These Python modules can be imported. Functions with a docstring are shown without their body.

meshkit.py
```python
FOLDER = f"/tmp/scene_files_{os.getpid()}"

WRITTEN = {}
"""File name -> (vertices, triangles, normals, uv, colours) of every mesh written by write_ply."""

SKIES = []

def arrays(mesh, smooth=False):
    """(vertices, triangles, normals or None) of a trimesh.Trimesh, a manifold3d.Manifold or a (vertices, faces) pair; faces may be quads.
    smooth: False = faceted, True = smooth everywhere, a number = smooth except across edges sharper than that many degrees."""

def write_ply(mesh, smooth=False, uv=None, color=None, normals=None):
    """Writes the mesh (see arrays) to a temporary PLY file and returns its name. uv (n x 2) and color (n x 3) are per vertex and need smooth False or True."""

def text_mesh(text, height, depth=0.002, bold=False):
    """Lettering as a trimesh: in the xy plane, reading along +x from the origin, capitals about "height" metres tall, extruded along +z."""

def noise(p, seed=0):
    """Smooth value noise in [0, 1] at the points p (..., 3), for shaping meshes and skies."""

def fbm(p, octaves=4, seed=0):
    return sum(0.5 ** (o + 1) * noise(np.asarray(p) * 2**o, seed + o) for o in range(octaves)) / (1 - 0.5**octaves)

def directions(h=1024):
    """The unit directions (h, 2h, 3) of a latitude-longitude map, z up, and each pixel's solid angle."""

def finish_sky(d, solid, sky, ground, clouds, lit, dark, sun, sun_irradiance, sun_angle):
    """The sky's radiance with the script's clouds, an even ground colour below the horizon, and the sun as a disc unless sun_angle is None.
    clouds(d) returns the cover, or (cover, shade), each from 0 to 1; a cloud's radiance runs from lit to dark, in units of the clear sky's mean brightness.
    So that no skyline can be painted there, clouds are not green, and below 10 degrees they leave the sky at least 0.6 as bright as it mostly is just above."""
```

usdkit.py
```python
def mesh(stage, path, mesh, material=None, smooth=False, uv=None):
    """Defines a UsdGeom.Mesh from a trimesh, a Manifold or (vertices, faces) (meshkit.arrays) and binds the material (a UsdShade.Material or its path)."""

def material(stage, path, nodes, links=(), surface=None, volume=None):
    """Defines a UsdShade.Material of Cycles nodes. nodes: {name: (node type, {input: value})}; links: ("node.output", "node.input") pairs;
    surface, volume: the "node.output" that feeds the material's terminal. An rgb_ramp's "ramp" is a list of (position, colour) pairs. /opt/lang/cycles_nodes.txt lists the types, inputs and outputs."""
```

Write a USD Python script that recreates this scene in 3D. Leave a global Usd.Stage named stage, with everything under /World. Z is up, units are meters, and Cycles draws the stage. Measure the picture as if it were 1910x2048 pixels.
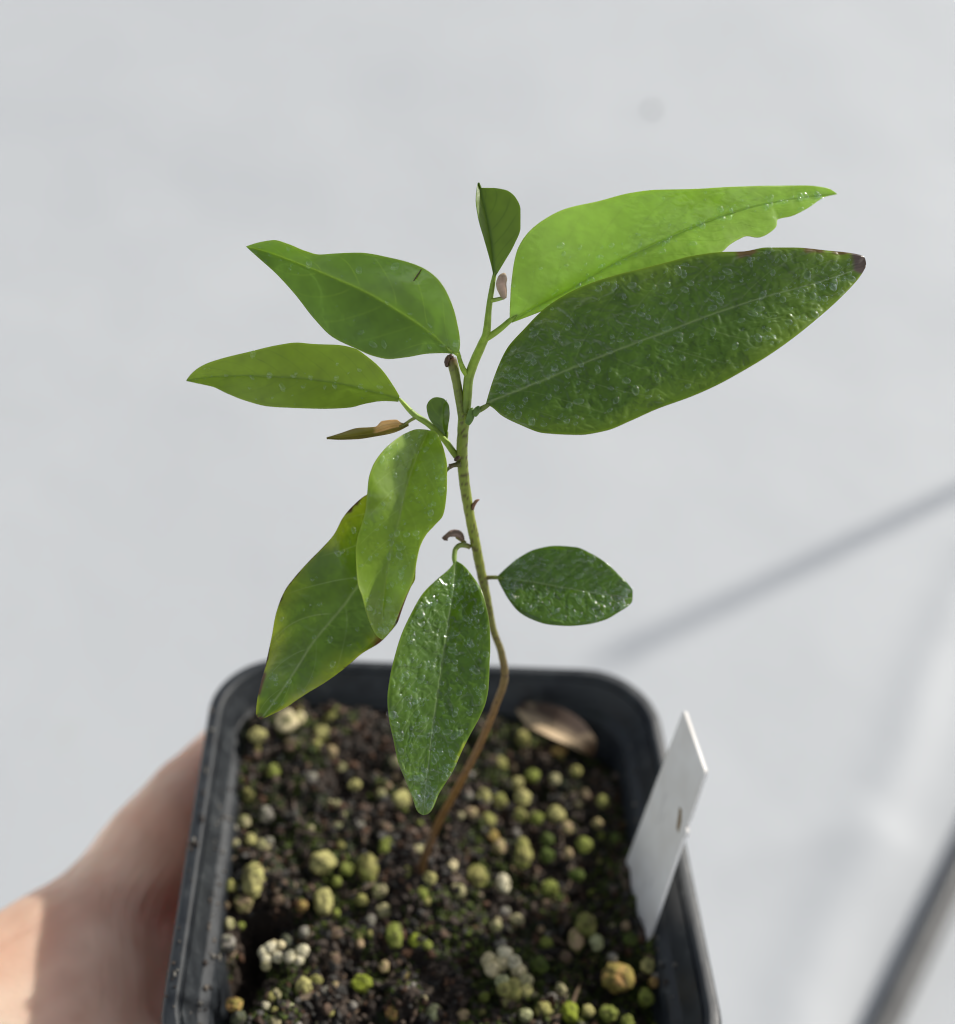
import math, random, numpy as np, trimesh, usdkit, meshkit, manifold3d
from scipy.interpolate import PchipInterpolator
from scipy.spatial import cKDTree
from pxr import Usd, UsdGeom, UsdLux, UsdShade, Sdf, Gf, Vt

random.seed(7); rng = np.random.default_rng(7)
stage = Usd.Stage.CreateInMemory()
UsdGeom.SetStageUpAxis(stage, UsdGeom.Tokens.z); UsdGeom.SetStageMetersPerUnit(stage, 1.0)
world = UsdGeom.Xform.Define(stage, '/World'); stage.SetDefaultPrim(world.GetPrim())
UsdGeom.Scope.Define(stage, '/World/Looks')

# ------------------------------------------------------------------ camera
PITCH = math.radians(39.7); F = 2500.0; CAM = np.array([0, 0, 0.72])
RGT = np.array([1, 0, 0.]); UPV = np.array([0, math.sin(PITCH), math.cos(PITCH)]); FWD = np.array([0, math.cos(PITCH), -math.sin(PITCH)])
cam = UsdGeom.Camera.Define(stage, '/World/camera')
cam.CreateHorizontalApertureAttr(24.0); cam.CreateVerticalApertureAttr(24.0 * 2048 / 1910)
cam.CreateFocalLengthAttr(24.0 * F / 1910); cam.CreateClippingRangeAttr(Gf.Vec2f(0.01, 100))
cam.CreateFStopAttr(7.8); cam.CreateFocusDistanceAttr(0.1755)
cam.CreateExposureAttr(0.2)
M4 = Gf.Matrix4d(1); M4.SetRow(0, Gf.Vec4d(*RGT, 0)); M4.SetRow(1, Gf.Vec4d(*UPV, 0)); M4.SetRow(2, Gf.Vec4d(*(-FWD), 0)); M4.SetRow(3, Gf.Vec4d(*CAM, 1))
cam.AddTransformOp().Set(M4)

# ------------------------------------------------------------------ sky and sun
SUN = np.array([0.715, 0.456, 0.53]); SUN /= np.linalg.norm(SUN)
usdkit.material(stage, '/World/Looks/sky', {
    's': ('sky_texture', {'sky_type': 'single_scattering', 'sun_disc': False, 'sun_elevation': float(math.asin(SUN[2])), 'sun_rotation': float(math.atan2(SUN[0], SUN[1]))}),
    'bw': ('rgb_to_bw', {}), 'tc': ('texture_coordinate', {}), 'n': ('noise_texture', {'scale': 1.6, 'detail': 5.0}), 'mr': ('map_range', {'from_min': .3, 'from_max': .7, 'to_min': .62, 'to_max': .9, 'clamp': True}),
    'm': ('mix', {}), 'b': ('background_shader', {'strength': 0.15})},   # thin white cloud over the blue
    [('s.color', 'bw.color'), ('tc.generated', 'n.vector'), ('n.fac', 'mr.value'), ('mr.result', 'm.fac'), ('s.color', 'm.color1'), ('bw.val', 'm.color2'), ('m.color', 'b.color')], surface='b.background')
dome = UsdLux.DomeLight.Define(stage, '/World/sky')
UsdShade.MaterialBindingAPI.Apply(dome.GetPrim()).Bind(UsdShade.Material.Get(stage, '/World/Looks/sky'))
dome.GetPrim().SetCustomDataByKey('kind', 'structure')
sun = UsdLux.DistantLight.Define(stage, '/World/sun')
sun.CreateIntensityAttr(1.0); sun.CreateAngleAttr(1.5); sun.CreateColorAttr(Gf.Vec3f(1, 0.95, 0.87))
sun.GetPrim().CreateAttribute('inputs:normalize', Sdf.ValueTypeNames.Bool).Set(True)
zc = SUN; xc = np.cross([0, 0, 1], zc); xc /= np.linalg.norm(xc); yc = np.cross(zc, xc)
S4 = Gf.Matrix4d(1); S4.SetRow(0, Gf.Vec4d(*xc, 0)); S4.SetRow(1, Gf.Vec4d(*yc, 0)); S4.SetRow(2, Gf.Vec4d(*zc, 0)); S4.SetRow(3, Gf.Vec4d(0, 0, 3, 1))
sun.AddTransformOp().Set(S4)

# ------------------------------------------------------------------ helpers
def ray(p):
    p = np.atleast_2d(np.asarray(p, float))
    return ((p[:, :1] - 955) / F) * RGT + ((1024 - p[:, 1:2]) / F) * UPV + FWD
def at(p, d):
    return CAM + ray(p) * np.reshape(d, (-1, 1))
def at_floor(p, z=0.0):
    r = ray(p); return CAM + r * ((z - CAM[2]) / r[:, 2:3])
used = {}
def numbered(path):
    n = used.get(path, 0); used[path] = n + 1
    return path if n == 0 else f'{path}_{n:03d}'
def tag(p, label=None, cat=None, group=None, kind=None):
    for k, v in (('label', label), ('category', cat), ('group', group), ('kind', kind)):
        if v: p.SetCustomDataByKey(k, v)
    return p
def obj(name, mesh, mat, parent='/World', smooth=True, color=None, extra=None):
    m = usdkit.mesh(stage, numbered(f'{parent}/{name}'), mesh, f'/World/Looks/{mat}', smooth=smooth)
    if color is not None:
        pv = UsdGeom.PrimvarsAPI(m).CreatePrimvar('tone', Sdf.ValueTypeNames.Color3fArray, 'vertex')
        pv.Set(Vt.Vec3fArray.FromNumpy(np.ascontiguousarray(np.asarray(color, np.float32))))
    if extra is not None:
        pv = UsdGeom.PrimvarsAPI(m).CreatePrimvar('wetness', Sdf.ValueTypeNames.FloatArray, 'vertex')
        pv.Set(Vt.FloatArray.FromNumpy(np.ascontiguousarray(np.asarray(extra, np.float32))))
    return m.GetPrim()
def thing(name, label, cat, group=None):
    x = UsdGeom.Xform.Define(stage, numbered('/World/' + name)); tag(x.GetPrim(), label, cat, group)
    return str(x.GetPath())
def sstep(a, b, x):
    t = np.clip((x - a) / (b - a), 0, 1); return t * t * (3 - 2 * t)
def resample(pts, t):
    pts = np.asarray(pts, float); d = np.r_[0, np.cumsum(np.maximum(np.linalg.norm(np.diff(pts, axis=0), axis=1), 1e-6))]; d /= d[-1]
    return np.stack([PchipInterpolator(d, pts[:, k])(t) for k in range(pts.shape[1])], 1)
def tube(pts, radii, sides=14, n=60, bump=0.0, seed=0, cap=True):
    t = np.linspace(0, 1, n); P = resample(np.c_[pts, radii], t); R = P[:, 3]; P = P[:, :3]
    T = np.gradient(P, axis=0); T /= np.linalg.norm(T, axis=1, keepdims=True)
    a = np.cross(T, FWD); a /= np.linalg.norm(a, axis=1, keepdims=True); b = np.cross(T, a)
    th = np.linspace(0, 2 * np.pi, sides, endpoint=False)
    V = P[:, None] + R[:, None, None] * (np.cos(th)[None, :, None] * a[:, None] + np.sin(th)[None, :, None] * b[:, None])
    if bump:
        k = 1 + bump * (meshkit.fbm(V * 900, 3, seed) - .5) * 2
        V = P[:, None] + (V - P[:, None]) * k[..., None]
    V = np.concatenate([V.reshape(-1, 3), P[:1] - T[:1] * R[0] * .4, P[-1:] + T[-1:] * R[-1] * .4]); f = []
    for i in range(n - 1):
        for j in range(sides):
            A = i * sides + j; B = i * sides + (j + 1) % sides; f += [[A, B, B + sides], [A, B + sides, A + sides]]
    for j in range(sides):
        f += [[n * sides, (j + 1) % sides, j], [n * sides + 1, (n - 1) * sides + j, (n - 1) * sides + (j + 1) % sides]]
    tv = np.r_[np.repeat(t, sides), 0, 1]
    return V, np.array(f), tv

# ------------------------------------------------------------------ materials
def mat(name, nodes, links, surface='p.BSDF'):
    return usdkit.material(stage, '/World/Looks/' + name, nodes, links, surface=surface)
POS = ('geometry', {})
# white sheet
mat('white_sheet', {'g': POS, 'n': ('noise_texture', {'scale': 3.0, 'detail': 4.0}), 'r': ('rgb_ramp', {'ramp': [(0.3, (.475, .495, .515)), (.7, (.505, .524, .542))]}),
    'n2': ('noise_texture', {'scale': 14., 'detail': 5.0}), 'r2': ('rgb_ramp', {'ramp': [(0.66, (1, 1, 1)), (.82, (.93, .93, .88))]}), 'm': ('mix', {'mix_type': 'multiply', 'fac': 1.0}),
    'p': ('principled_bsdf', {'roughness': .6, 'specular_ior_level': .3})},
    [('g.position', 'n.vector'), ('g.position', 'n2.vector'), ('n.fac', 'r.fac'), ('n2.fac', 'r2.fac'), ('r.color', 'm.color1'), ('r2.color', 'm.color2'), ('m.color', 'p.base_color')])
def leaf_mat(name, trans, tcol, rough, spec=.8):
    mat(name, {'a': ('attribute', {'attribute': 'tone'}), 'w': ('attribute', {'attribute': 'wetness'}), 'g': POS,
        'n': ('noise_texture', {'scale': 2600.0, 'detail': 3.0}), 'b': ('bump', {'strength': .25, 'distance': .00006}),
        'r': ('map_range', {'from_min': 0., 'from_max': 1., 'to_min': rough, 'to_max': .20}),
        'p': ('principled_bsdf', {'specular_ior_level': spec, 'coat_roughness': .06, 'coat_ior': 1.45}),
        't': ('translucent_bsdf', {}), 'tm': ('mix', {'mix_type': 'multiply', 'fac': 1.0, 'color2': tcol}), 'mx': ('mix_closure', {'fac': trans})},
        [('a.color', 'p.base_color'), ('a.color', 'tm.color1'), ('tm.color', 't.color'), ('w.fac', 'r.value'), ('w.fac', 'p.coat_weight'), ('r.result', 'p.roughness'), ('b.normal', 'p.coat_normal'),
         ('g.position', 'n.vector'), ('n.fac', 'b.height'), ('b.normal', 'p.normal'), ('p.BSDF', 'mx.closure1'), ('t.BSDF', 'mx.closure2')], surface='mx.closure')
leaf_mat('young_leaf', .45, (1.9, 1.7, .9), .33)
leaf_mat('mature_leaf', .30, (2.0, 1.8, .6), .22)
def toned(name, rough=.5, spec=.4, bump=None, sss=None):
    nodes = {'a': ('attribute', {'attribute': 'tone'}), 'p': ('principled_bsdf', {'roughness': rough, 'specular_ior_level': spec})}
    links = [('a.color', 'p.base_color')]
    if bump:
        nodes.update({'g': POS, 'n': ('noise_texture', {'scale': bump[0], 'detail': 5.0}), 'b': ('bump', {'strength': bump[1], 'distance': bump[2]})})
        links += [('g.position', 'n.vector'), ('n.fac', 'b.height'), ('b.normal', 'p.normal')]
    if sss:
        nodes['p'][1].update({'subsurface_weight': sss[0], 'subsurface_scale': sss[1], 'subsurface_radius': (1., .35, .2)})
    mat(name, nodes, links)
toned('stem_bark', .42, .45, (3000., .3, .0001))
toned('skin', .48, .4, (900., .35, .0003), (.30, .003))
toned('soil', .75, .3, (1500., .6, .0004))
toned('granule', .78, .22, (1500., .8, .0004))
toned('grit', .7, .3)
toned('dry', .7, .25, (1500., .5, .0002))
mat('pot_plastic', {'g': POS, 'n': ('noise_texture', {'scale': 260., 'detail': 6.0, 'roughness': .65}), 'r': ('rgb_ramp', {'ramp': [(.35, (.011, .013, .016)), (.60, (.022, .026, .030)), (.80, (.10, .105, .105))]}),
    'n2': ('noise_texture', {'scale': 2500., 'detail': 3.0}), 'b': ('bump', {'strength': .3, 'distance': .0001}),
    'rr': ('map_range', {'from_min': .3, 'from_max': .7, 'to_min': .34, 'to_max': .6}), 'p': ('principled_bsdf', {'specular_ior_level': .5})},
    [('g.position', 'n.vector'), ('n.fac', 'r.fac'), ('r.color', 'p.base_color'), ('n.fac', 'rr.value'), ('rr.result', 'p.roughness'), ('g.position', 'n2.vector'), ('n2.fac', 'b.height'), ('b.normal', 'p.normal')])
mat('tag_plastic', {'g': POS, 'n': ('noise_texture', {'scale': 180., 'detail': 4.0}), 'r': ('rgb_ramp', {'ramp': [(.35, (.72, .69, .66)), (.7, (.80, .78, .76))]}),
    'p': ('principled_bsdf', {'roughness': .38})}, [('g.position', 'n.vector'), ('n.fac', 'r.fac'), ('r.color', 'p.base_color')])
mat('speck_brown', {'p': ('principled_bsdf', {'base_color': (.22, .15, .08), 'roughness': .8})}, [])
mat('pencil', {'p': ('principled_bsdf', {'base_color': (.50, .48, .47), 'roughness': .6})}, [])
mat('crumb_grey', {'p': ('principled_bsdf', {'base_color': (.10, .10, .10), 'roughness': .8})}, [])
mat('stake_grey', {'p': ('principled_bsdf', {'base_color': (.3, .28, .22), 'roughness': .6})}, [])
mat('grey_tube', {'g': POS, 'n': ('noise_texture', {'scale': 60., 'detail': 4.0}), 'r': ('rgb_ramp', {'ramp': [(.3, (.06, .06, .06)), (.7, (.10, .10, .098))]}),
    'p': ('principled_bsdf', {'roughness': .4})}, [('g.position', 'n.vector'), ('n.fac', 'r.fac'), ('r.color', 'p.base_color')])
mat('water', {'t': ('transparent_bsdf', {'color': (.97, 1., .97)}), 'g': ('glossy_bsdf', {'roughness': .07, 'color': (1, 1, 1)}), 'f': ('layer_weight', {}), 'pw': ('math', {'math_type': 'power', 'value2': 4.}), 'ma': ('math', {'math_type': 'multiply_add', 'value2': .35, 'value3': .06}), 'm': ('mix_closure', {})},
    [('f.facing', 'pw.value1'), ('pw.value', 'ma.value1'), ('ma.value', 'm.fac'), ('t.BSDF', 'm.closure1'), ('g.BSDF', 'm.closure2')], surface='m.closure')

# ------------------------------------------------------------------ white sheet (the ground)
def sheet():
    xs = np.unique(np.r_[np.linspace(-4, -.6, 30), np.linspace(-.6, .9, 300), np.linspace(.9, 4, 30)])
    ys = np.unique(np.r_[np.linspace(-2.5, 0, 20), np.linspace(0, 1.8, 360), np.linspace(1.8, 8, 60)])
    X, Y = np.meshgrid(xs, ys); Z = np.zeros_like(X)
    P = np.stack([X, Y], -1)
    def polyd(px):
        q = at_floor(px)[:, :2]; best = np.full(X.shape, 1e9); sign = np.zeros(X.shape)
        for a, b in zip(q[:-1], q[1:]):
            ab = b - a; t = np.clip(((P - a) @ ab) / (ab @ ab), 0, 1); d = P - a - t[..., None] * ab
            D = np.hypot(d[..., 0], d[..., 1]); s = np.sign(ab[0] * d[..., 1] - ab[1] * d[..., 0])
            m = D < best; best = np.where(m, D, best); sign = np.where(m, s, sign)
        return best * sign
    d = polyd([(1300, 1790), (1407, 1735), (1551, 1685), (1690, 1647), (1765, 1597), (1803, 1528), (1860, 1330), (1960, 1100)])
    Z += .0032 * np.exp(-(d / .020) ** 2)
    d = polyd([(1560, 2200), (1610, 1980), (1680, 1800), (1760, 1680)])
    Z += .004 * np.exp(-(d / .022) ** 2)
    d = polyd([(1500, 1500), (1650, 1420), (1900, 1330)])
    Z += -.003 * np.exp(-(d / .05) ** 2)
    Z += .012 * (meshkit.fbm(np.stack([X * 2.2, Y * 2.2, 0 * X], -1), 3, 5) - .5) + .0016 * (meshkit.fbm(np.stack([X * 11, Y * 11, 0 * X + 7], -1), 3, 6) - .5)
    V = np.stack([X, Y, Z], -1).reshape(-1, 3); w = len(xs); f = []
    i, j = np.meshgrid(np.arange(len(ys) - 1), np.arange(w - 1), indexing='ij'); a = (i * w + j).ravel()
    return V, np.c_[a, a + 1, a + w + 1, a + w]
sv = sheet()
tag(obj('white_sheet', sv, 'white_sheet'), 'white plastic ground sheet with soft folds behind and below the plant', 'ground sheet', kind='structure')
floor_tree = cKDTree(sv[0][:, :2])
def floor_z(xy): return sv[0][floor_tree.query(xy)[1], 2]

# thin stake standing beyond the right edge of the picture: its shadow runs across the sheet
tip = at_floor([(1205, 1326)])[0]; hor = SUN[:2] / np.linalg.norm(SUN[:2]); hgt = .66; base_ = tip[:2] + hor * hgt * np.linalg.norm(SUN[:2]) / SUN[2]
o = tube(np.array([[*base_, -.02], [*base_, hgt * .5], [*base_, hgt]]), np.array([.0064, .0063, .0062]), 16, 12)
tag(obj('garden_stake', o[:2], 'stake_grey'), 'thin upright garden stake whose shadow crosses the white sheet', 'stake')

# grey tube lying on the sheet, bottom right
a, b = at_floor([(1941, 1690), (1771, 2048)]); dr = (b - a) / np.linalg.norm(b - a); rad = .0080
pa, pb = a - dr * .5, b + dr * .5
pts = np.linspace(pa, pb, 8); pts[:, 2] = np.max(floor_z(np.linspace(a, b, 30)[:, :2])) + rad
o = tube(pts, np.full(8, rad), 32, 20)
tag(obj('grey_tube', o[:2], 'grey_tube'), 'dark grey round tube lying on the white sheet at lower right', 'tube')
q = at_floor([(1304, 224)])[0]
c = trimesh.creation.icosphere(2, .0055); c.vertices *= [1, .8, .7]; c.vertices += (meshkit.fbm(c.vertices * 300, 2)[:, None] - .5) * .003; c.vertices += [q[0], q[1], floor_z(q[:2]) + .004]
tag(obj('crumb', c, 'crumb_grey'), 'lone small grey crumb on the white sheet above the plant', 'crumb')

# ------------------------------------------------------------------ pot
PX = np.array([.99405, .045174, -.0990875]); PY = np.array([-.0453645, .99897, .000335]); PZ = np.array([.0990006, .0041617, .9950787])
PO = CAM + np.array([-.00617197, .13469832, -.18962348])
def pw(p): p = np.asarray(p, float); return PO + p[..., :1] * PX + p[..., 1:2] * PY + p[..., 2:3] * PZ
def pl(p): q = np.asarray(p) - PO; return np.stack([q @ PX, q @ PY, q @ PZ], -1)
def rsq(h, r, n=14):
    r = min(r, h); pts = []
    for k, (sx, sy) in enumerate(((1, 1), (-1, 1), (-1, -1), (1, -1))):
        for t in np.linspace(0, np.pi / 2, n):
            pts.append((sx * (h - r), sy * (h - r)) + np.array([np.cos(t + k * np.pi / 2), np.sin(t + k * np.pi / 2)]) * r)
    for k in range(4):  # straight edges get extra points
        pass
    return np.array(pts)
def loft(prof):
    rings = [np.c_[rsq(h, r), np.full(56, z)] for h, r, z in prof]; V = np.concatenate(rings); f = []
    for i in range(len(rings) - 1):
        for j in range(56):
            A = i * 56 + j; B = i * 56 + (j + 1) % 56; f.append([A, B, B + 56, A + 56])
    return pw(V), np.array(f)
H = .045
pot = thing('plant_pot', 'square black plastic nursery pot with rounded corners held in the hand', 'plant pot')
lip = [(H - .0006, .0142, -.0125), (H + .0002, .0145, -.006), (H + .0002, .0145, -.0010), (H - .0002, .0142, -.0003), (H - .0007, .014, 0), (H - .0018, .0135, 0), (H - .0022, .0132, -.0004)]
inner = [(H - .0022, .0132, -.0004), (H - .0025, .013, -.0014), (H - .0029, .0128, -.0012), (H - .0046, .0120, -.0056), (H - .0049, .0118, -.0060)]
ledge = [(H - .0049, .0118, -.0060), (H - .0053, .0115, -.0064), (H - .0064, .011, -.0074), (H - .0067, .0107, -.0080), (H - .0070, .0105, -.0095)]
wall = [(H - .0070, .0105, -.0095), (H - .0132, .0095, -.05), (H - .0182, .009, -.078), (H - .0187, .009, -.080), (H - .0172, .009, -.0815), (H - .0112, .0095, -.05), (H - .0052, .0105, -.0150), (H - .0042, .011, -.0138), (H - .0006, .0142, -.0125)]
for nm, pr in (('lip', lip), ('collar', inner), ('ledge', ledge), ('wall', wall)):
    obj(nm, loft(pr), 'pot_plastic', pot, smooth=40)
bt = trimesh.creation.box((2 * (H - .02), 2 * (H - .02), .0012)); bt.vertices = pw(bt.vertices + [0, 0, -.0805]); obj('base', bt, 'pot_plastic', pot, smooth=False)

# ------------------------------------------------------------------ soil
SZ = -.0088
def soil_pt(px, z=SZ + .001):
    r = ray(px); s = ((PO + PZ * z - CAM) @ PZ) / (r @ PZ)
    return pl(CAM + r * s[:, None])
TR = soil_pt([(528, 1835), (440, 2010)])[:, :2]
def soil_h(x, y):
    p = np.stack([x * 160, y * 160, 0 * x], -1); q = np.stack([x * 700, y * 700, 0 * x + 3], -1); r = np.stack([x * 60, y * 60, 0 * x + 9], -1)
    h = SZ + .0068 * (meshkit.fbm(r, 2, 4) - .5) + .0062 * (meshkit.fbm(p, 3, 1) - .5) + .0028 * (meshkit.fbm(q, 3, 2) - .5)
    h = h - .0048 * sstep(.004, .030, x) + .0062 * np.exp(-(np.maximum(np.abs(x - .0372) - .001, 0) / .0032) ** 2 - (np.maximum(np.abs(y + .0055) - .007, 0) / .004) ** 2) + .0035 * sstep(-.016, -.034, x) * sstep(.008, .030, y)
    a, b = TR[0], TR[1]; ab = b - a; t = np.clip(((x - a[0]) * ab[0] + (y - a[1]) * ab[1]) / (ab @ ab), 0, 1)
    return h - .013 * np.exp(-(((x - a[0] - t * ab[0]) ** 2 + (y - a[1] - t * ab[1]) ** 2) / .0038 ** 2))
n = 330; g = np.linspace(-(H - .0064), H - .0064, n); X, Y = np.meshgrid(g, g)
Zs = soil_h(X, Y); V = np.stack([X, Y, Zs], -1)
hw = H - .0064; rr = .0108; ex = np.maximum(np.abs(X) - (hw - rr), 0); ey = np.maximum(np.abs(Y) - (hw - rr), 0); dd = np.hypot(ex, ey); k = np.where((dd > rr) & (ex > 0) & (ey > 0), rr / np.maximum(dd, 1e-9), 1)
V[..., 0] = np.sign(X) * (np.minimum(np.abs(X), hw - rr) + ex * k); V[..., 1] = np.sign(Y) * (np.minimum(np.abs(Y), hw - rr) + ey * k)
t1 = meshkit.fbm(np.stack([X * 350, Y * 350, 0 * X], -1), 3, 11)[..., None]; t2 = meshkit.fbm(np.stack([X * 90, Y * 90, 0 * X], -1), 3, 12)[..., None]
col = np.array([.016, .011, .008]) * (1 - t1) + np.array([.075, .055, .042]) * t1 ** 1.5
mossy = sstep(.52, .66, t2 + .25 * np.clip(X[..., None] / .04, 0, 1)); col = col * (1 - .75 * mossy) + np.array([.02, .032, .008]) * .75 * mossy
i, j = np.meshgrid(np.arange(n - 1), np.arange(n - 1), indexing='ij'); aa = (i * n + j).ravel()
tag(obj('potting_soil', (pw(V.reshape(-1, 3)), np.c_[aa, aa + 1, aa + n + 1, aa + n]), 'soil', color=col.reshape(-1, 3)), 'dark moist potting soil filling the black pot', 'soil', kind='stuff')

def in_trench(p):
    a, b = TR[0], TR[1]; ab = b - a; q = np.asarray(p)[:2] - a; t = min(max(q @ ab / (ab @ ab), 0), 1); return np.hypot(*(q - t * ab)) < .003
def inside(p, m=.001):
    x, y = abs(p[0]), abs(p[1]); h = hw - m
    return x < h and y < h and not (x > h - rr and y > h - rr and math.hypot(x - h + rr, y - h + rr) > rr)

COL = {'cream': (.62, .53, .32), 'white': (.66, .60, .42), 'tan': (.40, .29, .17), 'orange': (.42, .25, .09), 'grey': (.25, .23, .20), 'brown': (.13, .085, .06), 'khaki': (.38, .34, .19),
       'olive': (.28, .26, .085), 'yellow': (.42, .385, .15), 'green': (.20, .23, .045), 'palegreen': (.40, .41, .22), 'dark': (.07, .075, .06), 'moss': (.06, .09, .015), 'bright': (.26, .31, .03)}
CN = {'cream': 'cream', 'white': 'whitish', 'tan': 'tan', 'orange': 'orange-tan', 'grey': 'grey', 'brown': 'brown', 'khaki': 'khaki', 'olive': 'olive', 'yellow': 'yellowish', 'green': 'green', 'palegreen': 'pale green', 'dark': 'dark grey', 'moss': 'dark green', 'bright': 'bright green'}
def zl(x0, y0, s, items): return [(x0 + a[0] / s, y0 + a[1] / s, a[2] / s, a[3], (a[4] if len(a) > 4 else a[2]) / s) for a in items]
G = zl(420, 1350, 3.708, [(850,165,62,'cream'),(85,265,40,'tan'),(210,270,42,'grey'),(130,415,62,'olive'),(350,445,58,'yellow'),(560,350,85,'cream'),(660,325,50,'cream'),(130,590,48,'palegreen'),(840,440,68,'yellow'),(905,330,58,'olive'),(900,570,52,'tan'),(790,520,46,'olive'),(535,625,38,'grey'),(465,715,52,'green'),(975,690,48,'khaki'),(1075,820,50,'yellow'),(1270,885,46,'khaki'),(1420,930,72,'yellow'),(1390,650,48,'khaki'),(755,760,46,'grey'),(880,960,40,'khaki'),(940,960,33,'khaki'),(985,1035,36,'khaki'),(945,1120,42,'palegreen'),(840,1135,28,'khaki'),(420,1040,60,'grey'),(250,1085,46,'khaki'),(180,1135,34,'grey'),(300,1220,44,'yellow'),(375,1250,34,'khaki'),(190,1255,38,'khaki'),(435,1235,38,'grey'),(1105,1115,40,'grey'),(1310,1240,46,'green'),(1295,1130,38,'brown'),(290,900,50,'olive'),(330,100,80,'tan'),(600,520,55,'brown')])
G += zl(300, 1680, 3.311, [(665,15,38,'yellow'),(735,35,36,'khaki'),(695,262,84,'yellow',125),(535,310,46,'olive'),(605,320,25,'grey'),(625,415,54,'tan'),(495,440,34,'brown'),(525,555,38,'khaki'),(510,680,56,'grey'),(425,770,42,'grey',56),(1140,150,82,'yellow'),(1300,190,48,'green'),(1450,190,78,'olive',95),(1235,275,36,'green'),(1150,410,66,'yellow',86),(1010,440,38,'orange'),(1400,400,44,'olive'),(1520,330,52,'khaki'),(1550,465,48,'khaki'),(1770,70,40,'khaki'),(1560,70,42,'green'),(1710,215,38,'olive'),(1620,630,54,'green',76),(1750,670,38,'bright'),(1015,970,58,'yellow'),(1100,930,38,'olive'),(1400,950,76,'bright',50),(1550,840,40,'tan'),(1230,970,30,'tan'),(1160,1000,30,'grey'),(855,1035,30,'khaki'),(765,1100,32,'white'),(555,1090,50,'orange'),(930,1110,31,'palegreen'),(825,1130,24,'olive'),(845,400,38,'brown'),(590,1190,55,'dark'),(1610,1140,52,'orange'),(1685,900,28,'orange'),(1460,530,34,'grey'),(1015,610,42,'grey'),(900,670,38,'dark'),(1390,640,42,'olive'),(1230,620,46,'brown'),(1220,790,42,'brown')])
G += zl(820, 1680, 2.990, [(245,155,40,'cream'),(120,230,44,'yellow'),(75,330,44,'green'),(280,305,46,'khaki'),(400,220,70,'olive'),(560,265,40,'white',62),(680,90,52,'olive',74),(530,40,42,'tan'),(820,95,46,'moss'),(945,80,34,'tan'),(1040,30,44,'green'),(1000,210,44,'moss'),(840,285,48,'green'),(570,425,29,'grey'),(635,475,40,'khaki'),(515,520,40,'khaki'),(815,390,36,'brown'),(1055,510,66,'olive'),(990,600,50,'tan',72),(1115,610,46,'palegreen'),(815,610,38,'green'),(540,620,36,'grey'),(1210,705,33,'grey'),(930,700,38,'brown'),(1240,820,98,'orange'),(1420,750,42,'yellow'),(1475,815,27,'grey'),(1455,850,33,'orange'),(1410,940,52,'green'),(955,1030,52,'bright',62),(1065,1020,34,'yellow'),(900,890,38,'khaki'),(1190,1040,52,'green'),(1300,1090,42,'green'),(690,1050,42,'palegreen'),(800,1020,52,'olive'),(320,1050,37,'tan'),(140,1040,56,'palegreen'),(30,600,37,'bright'),(100,630,36,'green'),(445,940,33,'green'),(575,975,24,'yellow'),(770,750,56,'moss'),(1570,1080,38,'cream'),(1640,1085,28,'palegreen'),(240,890,33,'tan'),(1320,600,48,'moss')])
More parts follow.
